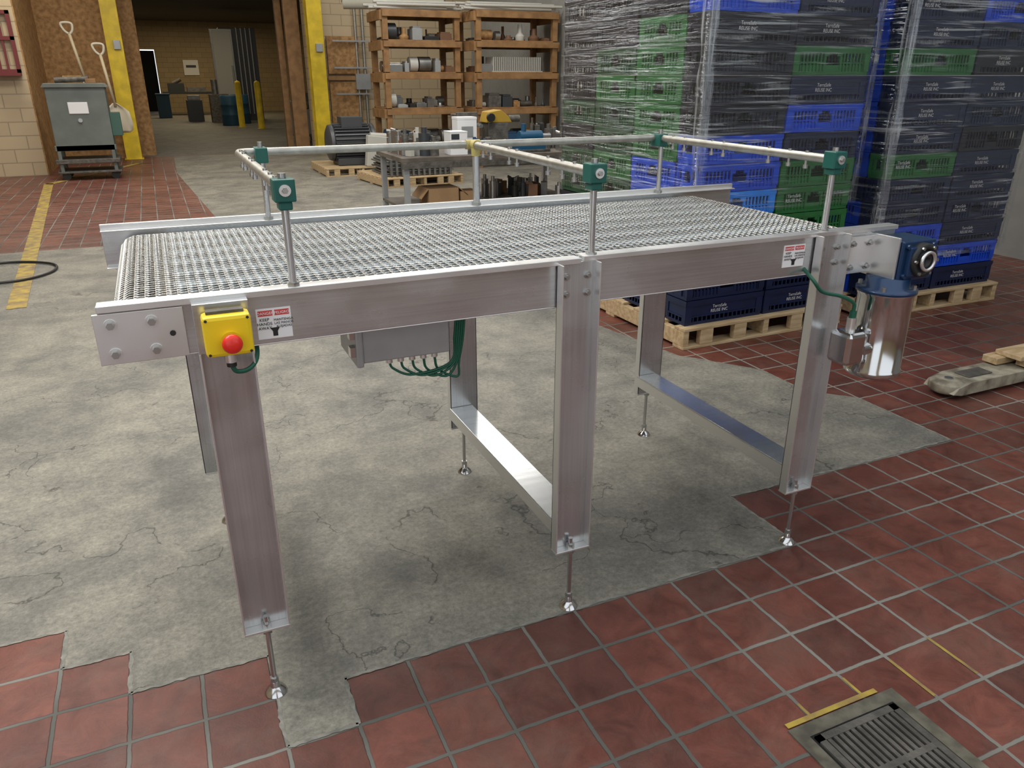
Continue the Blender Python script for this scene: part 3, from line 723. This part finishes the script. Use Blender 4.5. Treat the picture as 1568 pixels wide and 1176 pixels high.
for x in (-1.28,-.62):
    for y in (13.55,14.0): b.cyl((x,y-.02,.06),(x,y+.02,.06),.06,BLACK,16)
b.cyl((-1.2,13.7,1.4),(-.75,13.65,1.42),.04,CAST,10);b.box(-1.1,-.85,13.8,13.95,1.36,1.46,OSB);b.box(-.8,-.66,13.6,13.8,1.36,1.42,WOOD2)
b.obj('electrical_cabinet_cart',bevel=.006)
PW=mat('white_shovel_plastic',(.60,.55,.43),.5);SH=mat('shovel_shaft',(.55,.46,.30),.5)
def shovel(x,y,ztip,L_,lean):
    b=B()
    top=Vector((x-lean*.5,y,ztip+L_));bot=Vector((x,y,ztip))
    d=(bot-top).normalized()
    p=lambda t,dx=0,dy=0: top+d*t+Vector((dx,dy,0))
    b.tube(arc([p(.18),p(.12,-.06),p(.02,-.08),p(0,0),p(.02,.08),p(.12,.06),p(.18)],5),.020,PW,8)
    b.cyl(p(.16),p(L_-.42),.024,SH,10)
    n=7;vs=[];fs=[]
    rows_=[(L_-.48,.03,.02),(L_-.40,.13,.02),(L_-.34,.19,.03),(L_-.15,.20,.02),(L_-.04,.17,.0),(L_,.11,-.02)]
    for t,hw,off in rows_:
        for k in range(n):
            a=(k/(n-1)-.5)*2;vs.append(p(t,a*hw,-.05*abs(a)**2-off+.03))
    for j in range(len(rows_)-1):
        for k in range(n-1): fs.append((j*n+k,j*n+k+1,(j+1)*n+k+1,(j+1)*n+k))
    b.add(vs,fs,PW,True)
    b.cyl(p(.5,0,.02),p(.5,0,1.3 if y<15.5 else 1.1),.012,BOLT,8)
    o=b.obj('scoop_shovel');md=o.modifiers.new('s','SOLIDIFY');md.thickness=.008
shovel(-.84,15.6,.92,1.35,.4);shovel(-.47,15.3,.55,1.4,.3)
b=B();b.tube(arc([(-2.6,7.6,.014),(-1.6,7.45,.014),(-1.2,7.45,.014),(-.92,7.25,.014),(-.9,6.95,.014),(-1.1,6.72,.014),(-1.5,6.7,.014),(-2.2,6.6,.014)],8),.010,BLACK,8);b.obj('floor_cable')

# shelving
METR=mat('dull_metal_stock',(.25,.25,.24),.45,.8,var=.2);WPIPE=mat('white_pipe',(.5,.49,.44),.5)
rnd=random.Random(9)
cols=[METR,GREYBOX,CAST,BLACK,mat('item_blue',(.02,.07,.15),.5),WPIPE,OSB,mat('item_brown',(.16,.08,.04),.6),DKPL,METR,CAST,BOLT]
LV=(.35,.95,1.5,1.98,2.42)
def shelf(x0,x1,y0,y1,h,levels,pipes,stackb=False):
    e=empty('wooden_shelving_unit')
    b=B()
    for x in (x0,x1-.09):
        for y in (y0,y1-.09): b.box(x,x+.09,y,y+.09,0,h,WOOD2)
    for z in levels:
        b.box(x0,x1,y0-.04,y0,z-.09,z,WOOD2);b.box(x0,x1,y1,y1+.04,z-.09,z,WOOD2)
        b.box(x0,x1,y0,y1,z,z+.02,WOOD2)
        b.box(x0-.04,x0,y0,y1,z-.14,z,WOOD2);b.box(x1,x1+.04,y0,y1,z-.14,z,WOOD2)
    b.obj('shelf_frame',e,bevel=.004)
    b=B()
    for z in levels[:-1]:
        for row in (.05,.45):
            x=x0+.1
            while x<x1-.22:
                w=rnd.uniform(.06,.26);h_=rnd.uniform(.06,.26);m=rnd.choice(cols);t=rnd.random();x2=min(x+w,x1-.1)
                if stackb and abs(z-1.5)<.01 and row<.1 and x>x0+.2: break
                ya=y0+row+.1
                if t<.3: b.cyl((x,ya+.05,z+.02+h_/2),(x2,ya+.05,z+.02+h_/2),h_/2,m,14)
                elif t<.55:
                    b.lathe(((x+x2)/2,ya,z+.02),[(0,0),(w*.4,0),(w*.45,h_*.3),(w*.2,h_*.5),(w*.2,h_),(0,h_)],m,16)
                else:
                    b.box(x,x2,ya-.08,ya+.2,z+.02,z+.02+h_*.7,m);b.box(x+.02,x2-.02,ya-.05,ya+.15,z+.02+h_*.7,z+.02+h_*.85,m)
                x+=w+rnd.uniform(.01,.06)
    b.obj('stored_machine_parts',e,bevel=.004)
    b=B()
    for k in range(pipes):
        z=h+.045+.045*(k//4);y=y0+.1+.08*(k%6)
        b.cyl((x0-rnd.uniform(-.05,.2),y,z),(x1+rnd.uniform(-.2,.1),y+rnd.uniform(-.1,.1),z+.01),.022,WPIPE,8)
    b.obj('pipe_stock',e)
    if stackb:
        b=B()
        for k in range(26):
            x=x0+.32+k*.034;b.box(x,x+.012,y0+.05,y0+.4,1.53,1.75,WPIPE)
        b.box(x0+.3,x0+1.22,y0+.05,y0+.4,1.52,1.535,WPIPE);b.obj('modular_belt_stack',e)
    return e
shelf(3.55,4.85,13,13.8,2.42,LV,9);shelf(4.98,6.45,12.6,13.5,2.42,LV,11,True)
pallet_x('wooden_pallet',1.15,1.3,.13,(2.35,12.3,0))
MG=mat('motor_grey',(.09,.095,.10),.45,.5)
b=B();cx0,cx1=2.5,3.25;my=12.85
b.cyl((cx0+.06,my,.47),(cx1-.06,my,.47),.25,MG,32)
for k in range(28):
    a=2*math.pi*k/28;M=Matrix.Translation((0,my,.47))@Matrix.Rotation(a,4,'X');b.box(cx0+.1,cx1-.1,-.006,.006,.24,.29,MG,M)
b.lathe((cx0,my,.47),[(0,0),(.2,0),(.27,.03),(.28,.08),(.25,.1)],MG,32,axis=0)
b.lathe((cx1,my,.47),[(.25,-.08),(.28,-.06),(.28,-.01),(.06,0),(.03,.0),(.03,.14),(0,.14)],MG,32,axis=0)
b.box(cx0+.12,cx1-.12,my-.22,my+.22,.135,.24,MG);b.box(cx0+.22,cx1-.2,my-.15,my+.15,.7,.86,MG)
b.obj('electric_motor',bevel=.004)
b=B();b.prism([(3.0,.135),(3.40,.135),(3.38,.56),(3.05,.60)],1,12.34,12.50,WPIPE);b.cyl((3.1,12.42,.60),(3.35,12.42,.58),.04,WPIPE,10);b.obj('white_plastic_part',bevel=.01)
pallet_x('wooden_pallet',1.2,1.2,.13,(2.85,10.7,0),math.radians(6))
b=B()
for k in range(9):
    x=2.92+.03*(k%3);b.box(x,x+.95,10.92+.02*(k%2),11.75,.135+.026*k,.155+.026*k,METR)
for k in range(12): b.box(2.97+k*.08,3.0+k*.08,10.86,10.90,.135,.37,METR)
b.box(3.1,3.7,11.0,11.5,.365,.42,CAST);b.cyl((3.3,11.05,.46),(3.85,11.2,.47),.045,CAST,12);b.cyl((3.2,11.5,.42),(3.2,11.5,.62),.08,METR,14)
b.obj('steel_plate_stack',bevel=.003)

# cluttered work table
b=B();TT=mat('worn_table_top',(.13,.11,.09),.5,var=.3,vscale=6)
b.box(2.02,3.95,7.0,7.9,.72,.76,TT);b.box(2.05,3.9,7.05,7.85,.27,.298,TT)
for x in (2.05,3.86):
    for y in (7.03,7.82): b.box(x,x+.05,y,y+.05,0,.72,GREYBOX)
b.box(2.02,3.95,7.0,7.03,.66,.72,CAST)
b.obj('work_table',bevel=.003)
CARD=mat('cardboard',(.36,.22,.11),.8,var=.08);BLUE2=mat('blue_tool_paint',(.012,.08,.16),.45);YT=mat('yellow_tool_paint',(.42,.26,.03),.5)
b=B();b.box(2.53,2.70,7.1,7.28,.761,.97,WHITE);b.box(2.55,2.68,7.098,7.1,.82,.86,REDL);b.box(2.54,2.62,7.098,7.1,.9,.95,DKPL);b.box(2.528,2.702,7.098,7.282,.962,.972,WHITE)
b.obj('paper_goods_box',bevel=.003)
b=B();b.box(2.70,2.90,7.36,7.52,.761,1.08,WHITE);b.box(2.74,2.86,7.355,7.36,.9,1.0,GREYBOX);b.box(2.698,2.902,7.358,7.522,1.06,1.085,WHITE);b.obj('paper_goods_box',bevel=.003)
b=B();b.box(2.3,2.6,7.1,7.4,.30,.46,CARD);b.box(2.62,2.80,7.1,7.3,.30,.42,CARD)
M=Matrix.Translation((2.3,7.1,.46))@Matrix.Rotation(math.radians(-50),4,'Y');b.box(-.12,0,0,.3,0,.006,CARD,M)
M=Matrix.Translation((2.6,7.1,.46))@Matrix.Rotation(math.radians(40),4,'Y');b.box(0,.12,0,.3,0,.006,CARD,M)
b.obj('cardboard_box')
b=B();b.box(3.25,3.53,7.1,7.3,.78,.86,BLUE2);b.cyl((3.28,7.2,.90),(3.52,7.2,.90),.055,BLUE2,18);b.cyl((3.52,7.2,.90),(3.62,7.2,.90),.025,STEEL,12);b.box(3.23,3.57,7.08,7.33,.761,.785,CAST);b.cyl((3.33,7.2,.95),(3.33,7.2,1.02),.025,BLUE2,12);b.obj('blue_pump_unit',bevel=.004)
b=B();b.box(3.08,3.3,7.5,7.75,.761,1.02,CAST);b.prism([(3.06,1.02),(3.34,1.02),(3.30,1.08),(3.22,1.14),(3.09,1.12)],1,7.5,7.70,YT);b.cyl((3.34,7.6,1.05),(3.46,7.6,1.05),.035,CAST,14);b.cyl((3.1,7.5,1.07),(3.1,7.46,1.07),.04,BLACK,14);b.obj('yellow_bench_tool',bevel=.005)
b=B();b.box(2.78,2.98,7.62,7.8,.761,.80,CAST);b.cyl((2.88,7.7,.8),(2.88,7.7,.95),.05,CAST,14);b.box(2.78,2.98,7.62,7.78,.95,1.10,CAST);b.box(2.77,2.99,7.56,7.60,.98,1.12,CAST);b.cyl((2.95,7.62,1.0),(2.95,7.36,1.0),.018,STEEL,10);b.obj('bench_vise',bevel=.005)
def clutter(name,x0,x1,y0,y1,z,n,hm=.19):
    b=B()
    for k in range(n):
        x=rnd.uniform(x0,x1);y=rnd.uniform(y0,y1);h=rnd.uniform(.04,hm);w=rnd.uniform(.02,.06);m=rnd.choice(cols+[STEEL,CAST,BOLT,STEEL])
        if rnd.random()<.5: b.cyl((x,y,z),(x,y,z+h),w,m,12);b.cyl((x,y,z+h),(x,y,z+.01+h*1.2),w*.5,m,10)
        else:
            M=Matrix.Translation((x,y,z))@Matrix.Rotation(rnd.uniform(0,3),4,'Z');b.box(-w,w,-w*.6,w*.6,0,h,m,M);b.cyl(M@Vector((0,0,h)),M@Vector((w*1.5,0,h+.01)),w*.3,m,8)
    b.obj(name,bevel=.002)
clutter('loose_machine_parts',2.12,2.42,7.1,7.8,.761,40,.22)
clutter('loose_machine_parts',3.70,3.85,7.12,7.8,.761,18,.24)
clutter('loose_machine_parts',2.80,3.13,7.08,7.24,.761,18,.12)
clutter('loose_machine_parts',3.0,3.75,7.15,7.75,.299,26)
# corridor contents
b=B();b.box(2.55,3.75,30.4,31.2,0,3.0,DKPL);b.box(2.25,2.95,30.2,30.4,.3,2.95,GREYBOX);b.box(2.3,2.9,30.18,30.2,.4,2.9,WPIPE);b.cyl((2.85,30.16,1.2),(2.85,30.16,1.8),.03,BOLT,8)
for k in range(4): b.box(3.1+.15*k,3.14+.15*k,30.3,30.4,.2,3.0,GREYBOX)
b.obj('walk_in_freezer_door',bevel=.01)
BAR=mat('blue_drum',(.02,.08,.14),.45)
for x,y in ((2.35,27.2),(2.75,28.2)):
    b=B();b.lathe((x,y,0),[(0,0),(.28,0),(.29,.03),(.29,.3),(.30,.32),(.29,.34),(.29,.6),(.30,.62),(.29,.64),(.29,.88),(.27,.9),(.25,.88),(0,.88)],BAR,24);b.obj('blue_drum')
for x,y in ((2.55,26.2),(3.0,25.2)):
    b=B();b.lathe((x,y,0),[(.12,0),(.09,.02),(.09,1.25),(.07,1.31),(0,1.34)],POSTY,16);b.obj('yellow_bollard')
b=B();b.box(2.95,3.55,19.0,20.0,.85,.92,METR)
for x in (2.97,3.48):
    for y in (19.03,19.9): b.box(x,x+.06,y,y+.06,0,.85,METR)
b.box(3.0,3.5,19.1,19.9,.15,.2,METR);b.box(3.05,3.45,19.1,19.7,.2,.75,GREYBOX);b.box(3.1,3.4,19.2,19.6,.92,1.1,CAST);b.obj('steel_workbench',bevel=.004)
b=B();b.box(.6,2.4,35,36,.8,.88,DKPL)
for x in (.65,2.3): b.box(x,x+.06,35.1,35.2,0,.8,DKPL)
b.box(.8,1.4,35.1,35.7,.88,1.2,DKPL);b.box(1.5,2.2,35.1,35.7,.88,1.05,METR);b.cyl((1.0,35.2,1.2),(1.3,35.2,1.35),.08,CAST,10);b.obj('machine_bench')
b=B();b.box(.3,.75,33,33.5,0,.8,BAR);b.box(.27,.78,32.97,33.53,.8,.86,BAR);b.obj('blue_waste_bin',bevel=.02)
b=B();b.box(1.6,2.2,37.95,37.99,1.5,2.1,WHITE);b.box(1.7,2.1,37.94,37.95,1.8,1.9,DKPL);b.obj('wall_poster')
b=B()
b.box(1.9,2.5,29,29.6,0,.9,CAST);b.cyl((2.1,29.2,.9),(2.1,29.2,1.35),.1,METR,12);b.box(1.2,1.7,30,30.6,.0,.7,DKPL);b.box(1.25,1.65,30.1,30.5,.7,.85,METR)
b.obj('corridor_machinery',bevel=.01)

# ------------------------------------------------------------------ lights
W=bpy.data.worlds.new('world');S.world=W;W.use_nodes=True
bg=W.node_tree.nodes['Background'];bg.inputs[0].default_value=(.90,.95,1,1);bg.inputs[1].default_value=1.3
def area(name,loc,size,sy,power,col=(1,.97,.92),rot=(0,0,0)):
    l=bpy.data.lights.new(name,'AREA');l.shape='RECTANGLE';l.size=size;l.size_y=sy;l.energy=power;l.color=col
    o=bpy.data.objects.new(name,l);COL.objects.link(o);o.location=loc;o.rotation_euler=rot;return o
area('ceiling_light',(0,4.5,4.7),3,.8,140);area('ceiling_light',(3.5,6,4.7),3,.8,110)
area('ceiling_light',(0,10,4.7),3,1.5,150);area('ceiling_light',(4,10.5,4.7),3,1.5,120);area('ceiling_light',(-1.5,13,4.7),2,1,110,(1,.93,.8));area('ceiling_light',(4,15,4.7),2,1,50)
area('ceiling_light',(-1.8,2.8,4.2),1.6,1.6,130)
area('corridor_light',(2,21,3.5),2,2,28,(1,.85,.6));area('corridor_light',(2,27,3.5),3,2,45,(1,.85,.6));area('corridor_light',(2,34,3.5),4,2,110,(1,.8,.5))

# ------------------------------------------------------------------ camera
c=bpy.data.cameras.new('camera');co=bpy.data.objects.new('camera',c);COL.objects.link(co)
c.sensor_width=36;c.lens=36*1175/1568;c.clip_start=.05;c.clip_end=200
co.location=(0,0,1.45);co.rotation_euler=(math.radians(90-21.84),0,math.radians(-24))
S.camera=co
